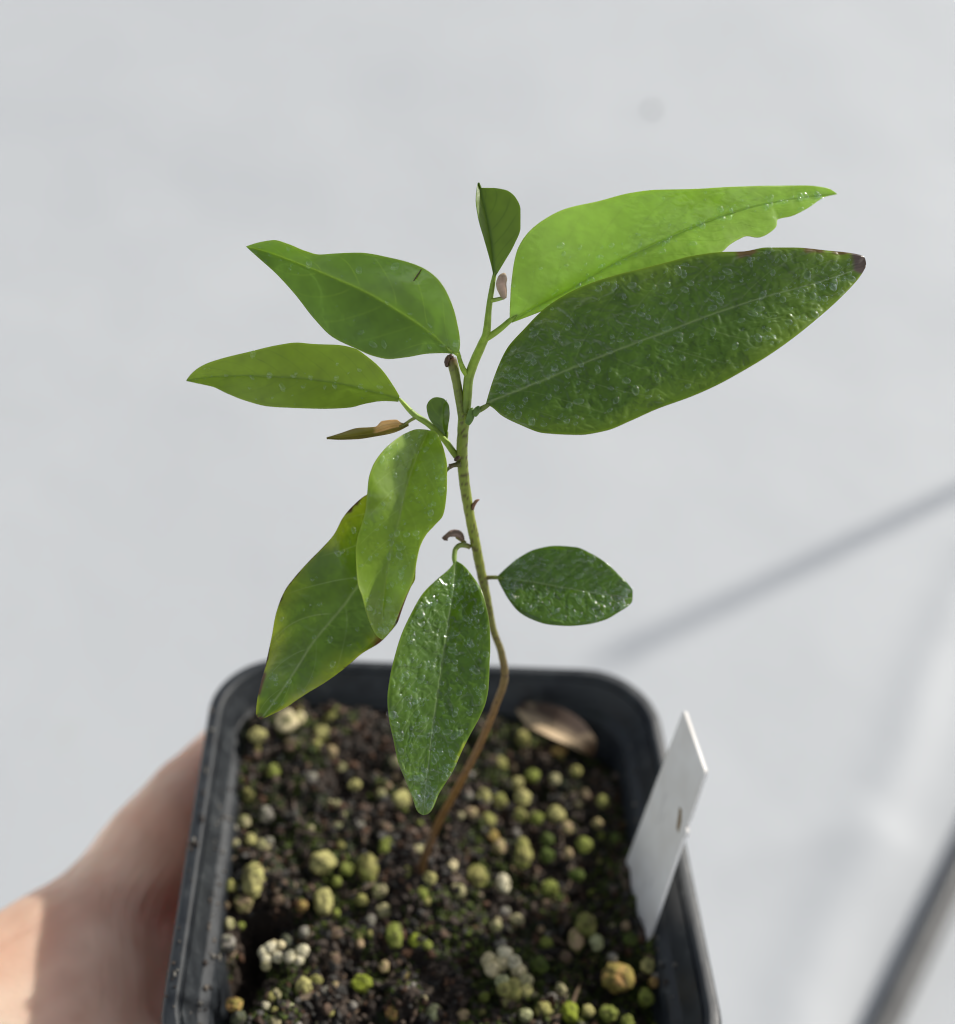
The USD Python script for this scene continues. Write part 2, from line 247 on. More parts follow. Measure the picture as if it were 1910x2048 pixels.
G += zl(860, 1350, 3.708, [(515,660,56,'olive'),(350,745,44,'khaki'),(760,745,54,'green'),(650,800,48,'yellow'),(400,900,54,'yellow'),(520,930,52,'olive'),(690,910,62,'yellow'),(670,1040,56,'olive'),(790,1060,57,'green'),(935,1030,60,'yellow'),(1015,1130,46,'tan'),(305,1025,48,'tan'),(1080,715,44,'olive'),(925,770,44,'khaki'),(1150,890,48,'brown'),(1280,940,48,'olive'),(1240,1100,40,'tan'),(690,470,60,'olive'),(955,560,52,'orange'),(460,1195,48,'orange'),(1150,1250,48,'green'),(1375,1210,38,'moss'),(430,1080,56,'olive'),(870,1220,48,'moss'),(690,1260,48,'olive'),(280,900,44,'grey')])
def place(px, py):
    if py < 1480 and px > 980: return 'beside the dry curled leaf at the back of the pot'
    if px < 560 and py < 1560: return 'in the back left corner below the drooping yellow-edged leaf'
    if py < 1560 and px < 800: return 'near the back wall left of the hanging wet leaf'
    if px < 560 and py < 1830: return 'along the left inner pot wall'
    if px < 560: return 'in the front left corner next to the deep gap'
    if px > 1210 and py < 1800: return 'in the shade left of the white tag'
    if px > 1180: return 'in the front right corner below the white tag'
    if py < 1700 and px > 840: return 'right of the brown stem'
    if py < 1760 and px > 760: return 'right at the foot of the brown stem'
    if py < 1680: return 'below the tip of the hanging wet leaf'
    if py < 1850 and px <= 870: return 'left in front of the stem foot'
    if py < 1850: return 'right in front of the stem foot'
    if px < 860: return 'around the white lumpy cluster near the front'
    return 'around the big knobbly cream cluster near the front'
def blob(rx, ry, rz, seed, sub=2, amp=.3):
    m = trimesh.creation.icosphere(sub, 1.0); d = m.vertices.copy()
    m.vertices = d * (1 + amp * (meshkit.fbm(d * 1.6 + seed * 7.1, 4, seed % 97) - .5)[:, None] * 2) * [rx, ry, rz]
    ang = seed * 1.7; c, s = math.cos(ang), math.sin(ang); return m
def tone(m, c, seed, var=.35, moss=.0):
    d = m.vertices - m.vertices.mean(0); d /= np.abs(d).max(); t = meshkit.fbm(d * 2.2 + seed * 3.3, 4, seed % 89)[:, None]
    c = np.array(c); out = c * (1 - var + 2 * var * t)
    if moss: u = sstep(.42, .62, meshkit.fbm(d * 1.7 + seed * 5.1, 3, 31)[:, None]); out = out * (1 - moss * u) + np.array([.15, .19, .03]) * moss * u
    dt = sstep(.50, .64, meshkit.fbm(d * 3.1 + seed * 2.7, 4, 61)[:, None]) * .6; out = out * (1 - dt) + np.array([.045, .035, .02]) * dt
    return np.clip(out, 0, 1)
count = 0; made = []
for k, (px, py, r, cn, r2) in enumerate(G):
    p = soil_pt([(px, py + r * .4)])[0]
    if not inside(p, -.002): continue
    d = (pw(p) - CAM) @ FWD; R, R2 = r * d / F, r2 * d / F
    z = max(soil_h(p[0:1], p[1:2])[0], SZ - .001)
    m = blob(R * rng.uniform(.88, 1.1), R2 * rng.uniform(.88, 1.15), R * .88, k + 1, 3 if r > 13 else 2, .42); 
    p = soil_pt([(px, py)], z + R * .22)[0]
    m.vertices = pw(m.vertices + [p[0], p[1], z + R * .22])
    size = 'large' if r > 19 else 'small' if r < 11.5 else 'medium'
    lab = f'{size} {CN[cn]} granule {place(px, py)}'
    made.append((lab, px, obj('soil_granule', m, 'granule', color=tone(m, COL[cn], k + 1, moss=.55 if cn in ('tan', 'orange', 'khaki', 'olive', 'cream') else .2)))); count += 1
ORD = ['leftmost', 'second-leftmost', 'third-leftmost', 'fourth-leftmost', 'fifth-leftmost', 'sixth-leftmost']
for lab in sorted({m_[0] for m_ in made}):
    same = sorted([m_ for m_ in made if m_[0] == lab], key=lambda m_: m_[1])
    for i_, (l_, x_, o_) in enumerate(same):
        pre = '' if len(same) == 1 else 'rightmost ' if i_ == len(same) - 1 else ORD[i_] + ' '
        tag(o_, pre + lab, 'granule', 'round granules lying on the soil')
def cluster(items, name, label, cols):
    root = thing(name, label, 'granule cluster'); base = None
    for k, (px, py, r, cn, r2) in enumerate(items):
        p = soil_pt([(px, py)], SZ + .003)[0]; R = r * .2 / F * 1.05
        m = blob(R, R, R, 300 + k + len(name), 2, .2); m.vertices = pw(m.vertices + [p[0], p[1], SZ + .0028 + .0004 * (k % 3)])
        obj('kernel', m, 'granule', root, color=tone(m, COL[cn], k + 40, .25, .25))
    return root
C1 = zl(300, 1680, 3.311, [(750,740,40,'white'),(800,720,45,'white'),(865,710,32,'cream'),(770,790,38,'white'),(845,780,38,'white'),(920,790,38,'white'),(985,790,38,'white'),(1010,740,48,'white'),(820,695,22,'cream'),(765,830,34,'khaki'),(930,760,30,'white')])
C2 = zl(820, 1680, 2.990, [(475,720,52,'cream'),(490,780,48,'cream'),(560,690,46,'white'),(590,665,28,'cream'),(545,745,44,'cream'),(620,745,46,'white'),(650,780,50,'cream'),(690,850,50,'khaki'),(550,860,44,'palegreen'),(620,890,64,'olive'),(690,900,42,'yellow'),(560,905,46,'olive')])
cluster(C1, 'granule_cluster', 'lumpy cluster of small whitish granules in the front left of the pot', None)
cluster(C2, 'granule_cluster', 'knobbly cream and green cluster of granules in the front middle of the pot', None)
# small pale granules
sm = 0
while sm < 300 - count - 5:
    x, y = rng.uniform(-.038, .038, 2)
    if not inside((x, y)) or in_trench((x, y)): continue
    R = rng.uniform(.00045, .00095); cn = random.choice(['grey', 'khaki', 'brown', 'tan', 'grey', 'brown', 'olive', 'brown', 'green'])
    z = soil_h(np.array([x]), np.array([y]))[0]
    m = blob(R, R * rng.uniform(.8, 1.4), R * .9, 600 + sm, 1); m.vertices = pw(m.vertices + [x, y, z + R * .5])
    lab = f'tiny {CN[cn]} granule scattered on the soil'
    tag(obj('soil_granule', m, 'granule', color=tone(m, COL[cn], sm)), lab, 'granule', f'tiny {CN[cn]} granules scattered on the soil'); sm += 1
# grit
def scatter(nn, rmin, rmax, cols, seed, cond=None, stretch=1.):
    rg = np.random.default_rng(seed); ico = trimesh.creation.icosahedron(); iv, jf = np.array(ico.vertices), np.array(ico.faces)
    P = rg.uniform(-.0385, .0385, (nn, 2)); P = P if cond is None else P[cond(P)]; P = P[[inside(p, .0005) and not in_trench(p) for p in P]]; N = len(P)
    R = rmin + (rmax - rmin) * rg.random(N) ** 3; z = soil_h(P[:, 0], P[:, 1])
    S = rg.uniform(.5, 1.4, (N, 1, 3)) * [stretch, 1, 1]; J = 1 + .3 * rg.standard_normal((N, 12, 1))
    Vv = iv[None] * J * S * R[:, None, None]; A = rg.uniform(0, 6.28, N); c, s = np.cos(A)[:, None], np.sin(A)[:, None]
    Vv = np.stack([Vv[..., 0] * c - Vv[..., 1] * s, Vv[..., 0] * s + Vv[..., 1] * c, Vv[..., 2]], -1) + np.stack([P[:, 0], P[:, 1], z + R * .4], -1)[:, None]
    C = np.array(cols)[rg.integers(0, len(cols), N)] * rg.uniform(.5, 1.4, (N, 1)); C = np.repeat(C[:, None], 12, 1)
    return (pw(Vv.reshape(-1, 3)), (jf[None] + 12 * np.arange(N)[:, None, None]).reshape(-1, 3)), C.reshape(-1, 3)
mg, cg = scatter(16000, .00014, .00085, [(.030, .021, .016), (.018, .013, .010), (.05, .037, .028), (.09, .066, .05), (.012, .010, .008), (.06, .056, .05), (.07, .036, .02)], 21)
tag(obj('soil_crumbs', mg, 'grit', smooth=False, color=cg), 'loose dark brown crumbs of soil covering the pot surface', 'soil crumbs', kind='stuff')
mb, cb = scatter(420, .0002, .0006, [(.10, .06, .035), (.16, .11, .07), (.05, .035, .025), (.20, .15, .10)], 23, None, 4.5)
tag(obj('bark_bits', mb, 'grit', smooth=False, color=cb), 'thin brown bark slivers and fibres mixed into the soil surface', 'bark bits', kind='stuff')
mm, cm = scatter(42000, .00012, .00055, [(.045, .065, .008), (.075, .10, .014), (.025, .038, .006)], 22, lambda p: meshkit.fbm(np.stack([p[:, 0] * 110, p[:, 1] * 110, 0 * p[:, 0] + 2.], 1), 2, 9) + .22 * np.maximum(0, p[:, 0] / .036) > .53)
tag(obj('moss', mm, 'grit', smooth=False, color=cm), 'dark green moss patches growing on the soil', 'moss', kind='stuff')

rgl = np.random.default_rng(5); NL = 190; xl = np.r_[rgl.uniform(-.0412, -.0385, 120), rgl.uniform(-.0447, -.0430, 40), rgl.uniform(.038, .0405, 30)]; yl = np.r_[-.044 + .060 * rgl.random(120) ** 2.2, rgl.uniform(-.045, .03, 40), rgl.uniform(-.04, .03, 30)]
zl_ = np.where(np.abs(xl) > .0425, .0001, np.interp(np.abs(xl), [.038, .0386, .0397, .0401, .0404, .0421], [-.0095, -.0074, -.0064, -.0060, -.0056, -.0012])); rl = rgl.uniform(.00012, .00055, NL); ic = trimesh.creation.icosahedron()
vl = np.array(ic.vertices)[None] * rl[:, None, None] * rgl.uniform(.5, 1.3, (NL, 1, 3)) + np.stack([xl, yl, zl_ + rl * .4], 1)[:, None]
cl = np.repeat((np.array([(.05, .037, .028), (.12, .10, .08), (.16, .15, .13), (.03, .022, .018)])[rgl.integers(0, 4, NL)])[:, None], 12, 1)
obj('soil_specks', (pw(vl.reshape(-1, 3)), (np.array(ic.faces)[None] + 12 * np.arange(NL)[:, None, None]).reshape(-1, 3)), 'grit', pot, smooth=False, color=cl.reshape(-1, 3)).SetCustomDataByKey('kind', 'stuff')

# ------------------------------------------------------------------ leaf builder
def Z1(p): return np.array([(330 + x / 2.852, 420 + y / 2.852) for x, y in p])
def Z2(p): return np.array([(840 + x / 2.0152, 340 + y / 2.0152) for x, y in p])
def Z3(p): return np.array([(480 + x / 3.09, 820 + y / 3.09) for x, y in p])
def Z4(p): return np.array([(740 + x / 3.0125, 1040 + y / 3.0125) for x, y in p])
def ZD(p): return np.array([(860 + x / 3.708, 1350 + y / 3.708) for x, y in p])
def DS(p): return np.array(p, float) * 1910 / 1854.

def leaf_surface(mid, left, right, depth, tiltL, tiltR, nu, nv, curl=0., wave=(0, 2, 0), bumps=()):
    u = np.linspace(0, 1, nu); v = np.linspace(-1, 1, nv)
    uu = u ** 1.0; Mp, Lp, Rp = resample(mid, uu), resample(left, uu), resample(right, uu)
    D = PchipInterpolator(np.linspace(0, 1, len(depth)), depth)(u)
    av = np.abs(v)[None, :, None]; E = np.where((v < 0)[None, :, None], Lp[:, None], Rp[:, None])
    px = Mp[:, None] * (1 - av) + E * av
    hwid = np.where((v < 0)[None, :], np.linalg.norm(Lp - Mp, axis=1)[:, None], np.linalg.norm(Rp - Mp, axis=1)[:, None]) * D[:, None] / F
    lat = hwid * np.abs(v)[None]; tl = np.where(v < 0, tiltL, tiltR)[None]
    d = D[:, None] + lat * tl + curl * lat ** 2 / .01 + wave[0] * np.sin(2 * np.pi * (wave[1] * u[:, None] + wave[2] + .25 * (v > 0)[None])) * (np.abs(v)[None] ** 1.5) * sstep(0, .15, u)[:, None] * sstep(1, .85, u)[:, None]
    for (bx, by, br, bh) in bumps: d = d + bh * np.exp(-((px[..., 0] - bx) ** 2 + (px[..., 1] - by) ** 2) / br ** 2)
    P = at(px.reshape(-1, 2), d.reshape(-1)).reshape(nu, nv, 3)
    return P, px, hwid
def grid_normals(P):
    a = np.gradient(P, axis=0); b = np.gradient(P, axis=1); N = np.cross(a, b); N /= np.maximum(np.linalg.norm(N, axis=2, keepdims=True), 1e-12)
    if (N.reshape(-1, 3) @ -FWD).mean() < 0: N = -N
    return N
def close_grid(top, bot, flip):
    nu, nv = top.shape[:2]; V = np.concatenate([top.reshape(-1, 3), bot.reshape(-1, 3)]); o = nu * nv
    i, j = np.meshgrid(np.arange(nu - 1), np.arange(nv - 1), indexing='ij'); a = (i * nv + j).ravel(); q = np.c_[a, a + 1, a + nv + 1, a + nv]
    f = [q, q[:, ::-1] + o]; e = np.r_[np.arange(nv), np.arange(1, nu) * nv + nv - 1, (nu - 1) * nv + np.arange(nv - 2, -1, -1), np.arange(nu - 2, 0, -1) * nv]
    e2 = np.roll(e, -1); f.append(np.c_[e2, e, e + o, e2 + o]); f = np.concatenate(f)
    return V, (f[:, ::-1] if flip else f)
def worm(x, y, s, seed):
    """blobby water film heights in [0, 1]"""
    p = np.stack([x * s + 3 * meshkit.noise(np.stack([x * s * .5, y * s * .5, 0 * x], -1), seed + 1), y * s + 3 * meshkit.noise(np.stack([x * s * .5 + 9, y * s * .5, 0 * x], -1), seed + 2), 0 * x + seed], -1)
    a = 1 - np.abs(2 * meshkit.noise(p, seed) - 1); b = meshkit.noise(p * 1.9 + 5, seed + 5)
    h = np.clip(.6 * a + .4 * b - .42, 0, 1) / .5
    return np.sqrt(np.clip(h, 0, 1))
seed_i = [0]
def leaf(parent, name, mid, left, right, depth, tilt, base, edgecol, material, label=None, wet=0., nu=160, nv=81, curl=0., wave=(0, 2, 0), bumps=(), vein=.5, nveins=7, thick=.00022, drops=0, mott=.25, yellow=0., tipc=None, brown=None, midcol=None, dropmid=False, cat=None, vein_relief=1.):
    seed_i[0] += 1; sd = seed_i[0] * 13
    P, px, hwid = leaf_surface(mid, left, right, depth, tilt[0], tilt[1], nu, nv, curl, wave, bumps)
    N = grid_normals(P); u = np.linspace(0, 1, nu)[:, None] * np.ones((1, nv)); v = np.ones((nu, 1)) * np.linspace(-1, 1, nv)[None]
    L = np.linalg.norm(np.diff(P[:, nv // 2], axis=0), axis=1).sum(); x = u * L; y = v * hwid
    fade = sstep(1, .9, np.abs(v)) * sstep(0, .04, u) * sstep(1, .96, u)
    # veins
    w0 = (.00010 if wet >= 1 else .00013) + .00012 * (1 - u); mv = np.exp(-(np.abs(y) / w0) ** 2)
    k = (u - .30 * np.abs(v) ** 1.25 * (1 - .35 * u)) * nveins + .25 * np.sign(v) * (meshkit.noise(np.stack([u * 3, v, 0 * u + sd], -1), sd))
    fr = np.abs(k - np.round(k)) / nveins * L; sv_ = np.exp(-(fr / .00014) ** 2) * sstep(.02, .15, np.abs(v)) * sstep(1, .75, np.abs(v)) * (.35 + .65 * meshkit.noise(np.stack([u * 9, v * 5, 0 * u + 3], -1), sd + 3))
    relief = vein_relief * (-.00004 * mv - .00001 * sv_ + .00005 * (meshkit.fbm(np.stack([x * 500, y * 500, 0 * x], -1), 3, sd) - .5)) * fade
    wetm = np.zeros_like(u)
    if wet:
        area = sstep(.33, .5, meshkit.fbm(np.stack([x * 110, y * 110, 0 * x], -1), 2, sd + 4)) if wet < 1 else 1.
        h = worm(x, y, 520, sd) * .5 + .35 * worm(x, y, 1000, sd + 9)
        bl = meshkit.noise(np.stack([x * 700, y * 700, 0 * x + 4], -1), sd + 6) * .65 + .35 * meshkit.noise(np.stack([x * 1500, y * 1500, 0 * x + 4], -1), sd + 7)
        h = np.clip(h + .75 * np.sqrt(np.clip((bl - .5) / .3, 0, 1)), 0, 1.3); film = h; wetm = np.clip(.35 + h * 1.5, 0, 1) * area * fade
        relief = relief + .00021 * h * area * fade * wet
    top = P + N * relief[..., None]; bot = P - N * (thick * (1 - .6 * np.abs(v) ** 4))[..., None]
    # colour
    m1 = meshkit.fbm(np.stack([x * 170, y * 170, 0 * x], -1), 4, sd + 1); m2 = meshkit.fbm(np.stack([x * 900, y * 900, 0 * x], -1), 3, sd + 2)
    base = np.array(base); edgecol = np.array(edgecol)
    C = base * (1 - mott + 2 * mott * (.6 * m1 + .4 * m2))[..., None]
    if wet: sheen_k = (.45 * wet * (1 - np.clip(film * 1.6, 0, 1)) * area * sstep(.3, .7, m1 + .35 * (m2 - .5)))[..., None]; C = C * (1 - sheen_k) + np.array([.145, .25, .06]) * sheen_k   # pale sky reflection painted into the leaf colour where no water lies
    ye = np.clip(sstep(.35, 1, np.abs(v)) * yellow + sstep(.6, 1, u) * yellow, 0, 1) * sstep(.3, .6, m1 + .15 * sstep(.6, 1, np.abs(v))); C = C * (1 - ye[..., None]) + edgecol * ye[..., None]
    e1 = sstep(1 - .00035 / np.maximum(hwid, .0008), 1, np.abs(v))[..., None] * .7; C = C * (1 - e1) + edgecol * e1
    mc = np.array(midcol if midcol is not None else edgecol * 1.25)
    C = C * (1 - vein * mv[..., None]) + mc * vein * mv[..., None]; vs_ = (.42 if wet >= 1 else .7) * vein; C = C * (1 - vs_ * sv_[..., None]) + mc * vs_ * sv_[..., None]
    if brown is not None:
        for fn, bc in brown:
            b_ = np.clip(fn(u, v, m1, m2), 0, 1)[..., None]; C = C * (1 - b_) + np.array(bc) * b_
    C = np.clip(C, 0, 1); Cb = np.clip(C * .9 + .02, 0, 1)
    i0 = nu // 2; j0 = nv // 2; fn_ = np.cross(P[i0 + 1, j0] - P[i0, j0], P[i0, j0 + 1] - P[i0, j0]); flip = (fn_ @ N[i0, j0]) < 0
    V, f = close_grid(top, bot, not flip)
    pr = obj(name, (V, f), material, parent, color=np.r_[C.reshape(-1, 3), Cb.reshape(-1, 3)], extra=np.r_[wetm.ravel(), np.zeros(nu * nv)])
    tag(pr, label, cat)
    if drops:
        rg = np.random.default_rng(sd); vs, fs, n0 = [], [], 0
        dm = trimesh.creation.icosphere(2, 1.0); dv = np.array(dm.vertices); df = np.array(dm.faces); df = df[dv[df][:, :, 2].min(1) > -.3]
        for _ in range(drops):
            uu = rg.uniform(.05, .96); vv = (rg.normal(0, .12) if dropmid and rg.random() < .6 else rg.uniform(-.93, .93))
            ii, jj = int(uu * (nu - 1)), int((np.clip(vv, -1, 1) + 1) / 2 * (nv - 1)); c, nn = top[ii, jj], N[ii, jj]
            r = .00011 + .00048 * rg.random() ** 2.6; a = np.cross(nn, rg.standard_normal(3)); a /= np.linalg.norm(a); b = np.cross(nn, a); e = rg.uniform(1, 1.7)
            vs.append(c + dv[:, :1] * a * r * e + dv[:, 1:2] * b * r + dv[:, 2:] * nn * r * .72); fs.append(df + n0); n0 += len(dv)
        tag(obj('water_droplets', (np.concatenate(vs), np.concatenate(fs)), 'water', str(pr.GetPath())), kind='stuff')
    return pr, (P, px)
def stem_cols(V, tv, stops, seed, speck=.5):
    t = np.array([s[0] for s in stops]); c = np.array([s[1] for s in stops]); C = np.stack([np.interp(tv, t, c[:, k]) for k in range(3)], 1)
    m = meshkit.fbm(V * 1500, 3, seed)[:, None]; C = C * (.7 + .6 * m)
    s = sstep(.60, .68, meshkit.fbm(V * 2600, 2, seed + 3))[:, None] * speck; return np.clip(C * (1 - s) + np.array([.05, .022, .010]) * s, 0, 1)
def stalk(parent, name, px, depth, rpx, stops, n=50, bump=.06, speck=.3, sides=14, label=None):
    px = np.asarray(px, float); depth = np.asarray(depth, float); P = at(px, depth); r = np.asarray(rpx, float) * depth / F
    V, f, tv = tube(P, r, sides, n, bump, len(name) + int(px[0, 0])); pr = obj(name, (V, f), 'stem_bark', parent, color=stem_cols(V, tv, stops, int(px[0, 1]), speck)); tag(pr, label); return pr

plant = thing('seedling', 'young leafy green seedling with wet leaves growing in the black pot', 'seedling')
GRN = (.17, .25, .022); LGRN = (.26, .38, .035); BRN = (.11, .055, .018); OLV = (.10, .12, .02)
dsoil = ((pw(soil_pt([(838, 1745)])[0]) - CAM) @ FWD)
stalk(plant, 'stem', DS([(812, 1725), (822, 1672), (850, 1600), (896, 1515), (936, 1435), (962, 1370), (980, 1310), (974, 1270), (957, 1220), (945, 1160), (934, 1110), (922, 1050), (910, 990), (901, 930), (897, 880), (899, 830), (902, 800)]),
      [dsoil + .002, dsoil - .003, dsoil - .006, .2110, .2060, .2020, .1985, .1965, .1940, .1915, .1895, .1870, .1845, .1820, .1800, .1785, .1778],
      [9, 8.5, 8, 7.6, 7.4, 7.4, 7.6, 7.2, 7.2, 8.2, 9.6, 10, 10.3, 10.8, 11.2, 11.6, 11.4],
      [(0, (.07, .035, .014)), (.3, (.15, .075, .02)), (.47, (.17, .09, .025)), (.58, (.14, .10, .025)), (.68, (.16, .17, .022)), (.8, (.20, .235, .028)), (1, (.19, .25, .03))], 220, .12, .8, 18)
stalk(plant, 'shoot', DS([(902, 815), (907, 770), (909, 740), (917, 712), (935, 670), (944, 648), (949, 600), (955, 560), (961, 528)]), [.1780, .1774, .1770, .1766, .1760, .1757, .1750, .1746, .1742],
      [9.5, 9.6, 9.8, 9.6, 9, 8.2, 6.2, 5.4, 3.5], [(0, (.13, .19, .02)), (.5, LGRN), (1, (.2, .31, .04))], 90, .04, .1)
st = stalk(plant, 'pruned_stub', DS([(899, 815), (893, 780), (887, 745), (881, 715), (876, 697)]), [.1779, .1776, .1773, .1770, .1768], [9.2, 9, 9.2, 10.2, 10.6], [(0, (.14, .19, .02)), (.8, (.17, .20, .03)), (1, (.10, .05, .02))], 50, .08, .35, label='cut stem stub with a brown dried end')
for k, (a_, b_, r_) in enumerate((((866, 706), (872, 690), 5.5), ((872, 690), (880, 693), 4.5), ((868, 712), (866, 700), 4.5))):
    stalk(str(st.GetPath()), 'dried_scar', DS([a_, ((a_[0] + b_[0]) / 2, (a_[1] + b_[1]) / 2), b_]), [.1763] * 3, [r_ * .7, r_, r_ * .6], [(0, (.05, .025, .015)), (1, (.10, .06, .035))], 14, .35, .6, 10)
stalk(plant, 'side_branch', DS([(893, 893), (882, 880), (866, 858), (848, 838), (830, 822), (806, 806), (796, 797)]), [.1803, .1800, .1796, .1792, .1790, .1788, .1787], [7.5, 7, 6.4, 6.2, 6.2, 6.0, 5.4], [(0, (.13, .17, .02)), (.3, LGRN), (1, (.22, .33, .05))], 60, .05, .1)
stalk(plant, 'bud_stub', DS([(892, 900), (882, 903), (873, 906)]), [.180, .1797, .1795], [7.5, 5, 6], [(0, OLV), (1, (.10, .07, .03))], 16, .3, .5)
stalk(plant, 'node_scar', DS([(884, 894), (888, 889), (892, 887)]), [.1789, .1787, .1788], [3.4, 4, 3], [(0, (.04, .02, .012)), (1, (.06, .03, .02))], 12, .3, .3)
stalk(plant, 'bud', DS([(908, 822), (913, 810), (916, 798), (918, 792)]), [.1768, .1764, .1763, .1763], [6, 8, 6.5, 2], [(0, (.08, .15, .02)), (1, (.10, .18, .03))], 24, .15, .1)
stalk(plant, 'bud', DS([(921, 806), (926, 797), (930, 789)]), [.1763, .1760, .176], [5.5, 7, 3], [(0, (.08, .15, .02)), (1, (.10, .18, .03))], 24, .15, .1)
stalk(plant, 'bract', DS([(918, 990), (921, 978), (926, 972), (931, 970)]), [.1838, .1836, .1835, .1835], [2.2, 3.6, 2.6, .8], [(0, (.14, .07, .03)), (1, (.26, .13, .08))], 20, .25, .2)
# shrivelled brown bud
d0 = stalk(plant, 'dried_bud', DS([(903, 1054), (894, 1047), (886, 1042)]), [.1872, .1868, .1865], [4, 4, 3.4], [(0, (.20, .20, .03)), (1, (.24, .22, .04))], 16, .1, .1, label='shrivelled brown bud on a short yellow stalk')
stalk(str(d0.GetPath()), 'husk', DS([(898, 1048), (893, 1040), (885, 1036), (876, 1036), (868, 1040), (863, 1047)]), [.1866, .1864, .1862, .1861, .1860, .1860], [5, 7.2, 8.2, 7.4, 5.4, 6.6], [(0, (.14, .08, .06)), (.5, (.22, .15, .12)), (1, (.12, .07, .05))], 44, .4, .4)
# pale bud near the top
b0 = stalk(plant, 'pale_bud', DS([(952, 584), (966, 581), (979, 578)]), [.1748, .1744, .1742], [4.4, 4.2, 3.2], [(0, LGRN), (1, (.26, .34, .10))], 20, .06, .1, label='small pale pink bud on a side stalk')
stalk(str(b0.GetPath()), 'husk', DS([(979, 579), (976, 566), (973, 552), (976, 540), (980, 531)]), [.1742, .174, .1738, .1738, .1738], [5, 9, 10.5, 9.5, 3], [(0, (.34, .25, .17)), (.5, (.42, .29, .22)), (1, (.36, .27, .17))], 40, .12, .1)

YG = (.165, .30, .028); DK = (.082, .170, .008); DKE = (.13, .22, .02)
# A upper left
pA, GA = leaf(plant, 'leaf', Z1([(1640,818),(1500,690),(1330,575),(1150,470),(950,380),(750,300),(600,245),(462,208)]),
     Z1([(1640,822),(1600,816),(1500,820),(1380,840),(1280,850),(1200,835),(1080,785),(950,720),(850,620),(740,480),(620,350),(520,260),(475,220),(462,208)]),
     Z1([(1645,820),(1675,810),(1682,760),(1660,620),(1620,500),(1560,400),(1460,325),(1300,275),(1100,243),(980,247),(880,255),(800,235),(700,195),(620,173),(580,177),(462,208)]),
     [.1738, .1735, .1745, .1765, .1785], (-.30, -.55), (.19, .315, .05), (.28, .40, .06), 'young_leaf', 'smooth green leaf pointing to the upper left', .3, 220, 101, wave=(.0012, 1.6, .1), vein=.6, nveins=6, drops=45,
     curl=.06)
stalk(str(pA.GetPath()), 'petiole', DS([(907, 728), (899, 716), (893, 700), (889, 684), (884, 668)]), [.1768, .1760, .1752, .1745, .1742], [6, 5.6, 4.6, 4, 2.5], [(0, LGRN), (1, (.14, .24, .02))], 30, .03, .05)
stalk(str(pA.GetPath()), 'petiole', DS([(893, 692), (884, 685), (876, 680), (868, 674)]), [.1752, .1742, .1738, .1736], [3, 4, 4.2, 2.5], [(0, LGRN), (1, (.22, .33, .05))], 30, .03, .05)
def near(grid, px):
    P_, q_ = grid; k = np.linalg.norm(q_.reshape(-1, 2) - px, axis=1).argmin(); return (P_.reshape(-1, 3)[k] - CAM) @ FWD
sc = Z1([(1462, 338), (1440, 372), (1418, 404)])
stalk(str(pA.GetPath()), 'brown_scratch', sc, [near(GA, q_) - .0002 for q_ in sc], [.8, 1.8, 1.1], [(0, (.05, .02, .01)), (1, (.05, .03, .015))], 16, .5, .3, 10)
# B left
pB, _ = leaf(plant, 'leaf', Z1([(1335,1075),(1200,1040),(1050,1000),(900,975),(750,958),(600,950),(450,945),(300,950),(122,972)]),
     Z1([(1330,1095),(1250,1090),(1150,1103),(1050,1127),(900,1134),(750,1130),(600,1122),(450,1085),(350,1045),(270,1008),(200,992),(122,976)]),
     Z1([(1337,1062),(1300,1000),(1230,905),(1150,835),(1080,790),(980,770),(850,765),(750,757),(640,772),(480,810),(320,850),(220,885),(160,925),(122,970)]),
     [.1785, .1785, .1790, .1800, .181], (.10, -.65), (.21, .31, .022), (.28, .39, .04), 'young_leaf', 'narrow yellow-green leaf pointing left', 0, 200, 81, wave=(.0006, 1.3, .4), vein=.35, nveins=9, drops=45, dropmid=True, midcol=(.08, .15, .02), curl=.0)
stalk(str(pB.GetPath()), 'petiole', DS([(806, 806), (796, 797), (786, 786), (775, 774)]), [.1788, .1787, .1786, .1785], [5.6, 5.4, 4.6, 3.0], [(0, LGRN), (1, LGRN)], 24, .03, .05)
# C folded bud leaf
pC, _ = leaf(plant, 'leaf', Z1([(1390,1225),(1300,1240),(1200,1268),(1100,1285),(1000,1297),(922,1301)]), Z1([(1390,1228),(1300,1270),(1200,1290),(1100,1305),(1000,1309),(922,1302)]),
     Z1([(1390,1222),(1350,1215),(1320,1197),(1240,1205),(1200,1238),(1100,1245),(1000,1275),(922,1300)]), [.1790, .1787, .1785, .1784], (-.9, -.9), (.24, .24, .06), (.25, .20, .07), 'young_leaf', 'small folded leaf with a papery tan sheath', 0, 90, 41, vein=.0, mott=.2,
     brown=[(lambda u, v, a, b: sstep(.05, .12, u) * sstep(.46, .38, u) * sstep(-.35, .05, v) * (.75 + .5 * (b - .5)), (.66, .53, .42)), (lambda u, v, a, b: .5 * sstep(.05, .12, u) * sstep(.46, .38, u) * sstep(-.2, .1, v) * sstep(.1, .05, np.abs(((v * 3) % 1) - .5)), (.36, .22, .14))], thick=.00022)
stalk(str(pC.GetPath()), 'petiole', DS([(806, 811), (797, 816), (788, 822), (776, 829)]), [.1788, .1789, .1790, .1790], [3.4, 3.2, 3, 4.], [(0, (.20, .24, .05)), (1, (.20, .20, .05))], 20, .03, .05)
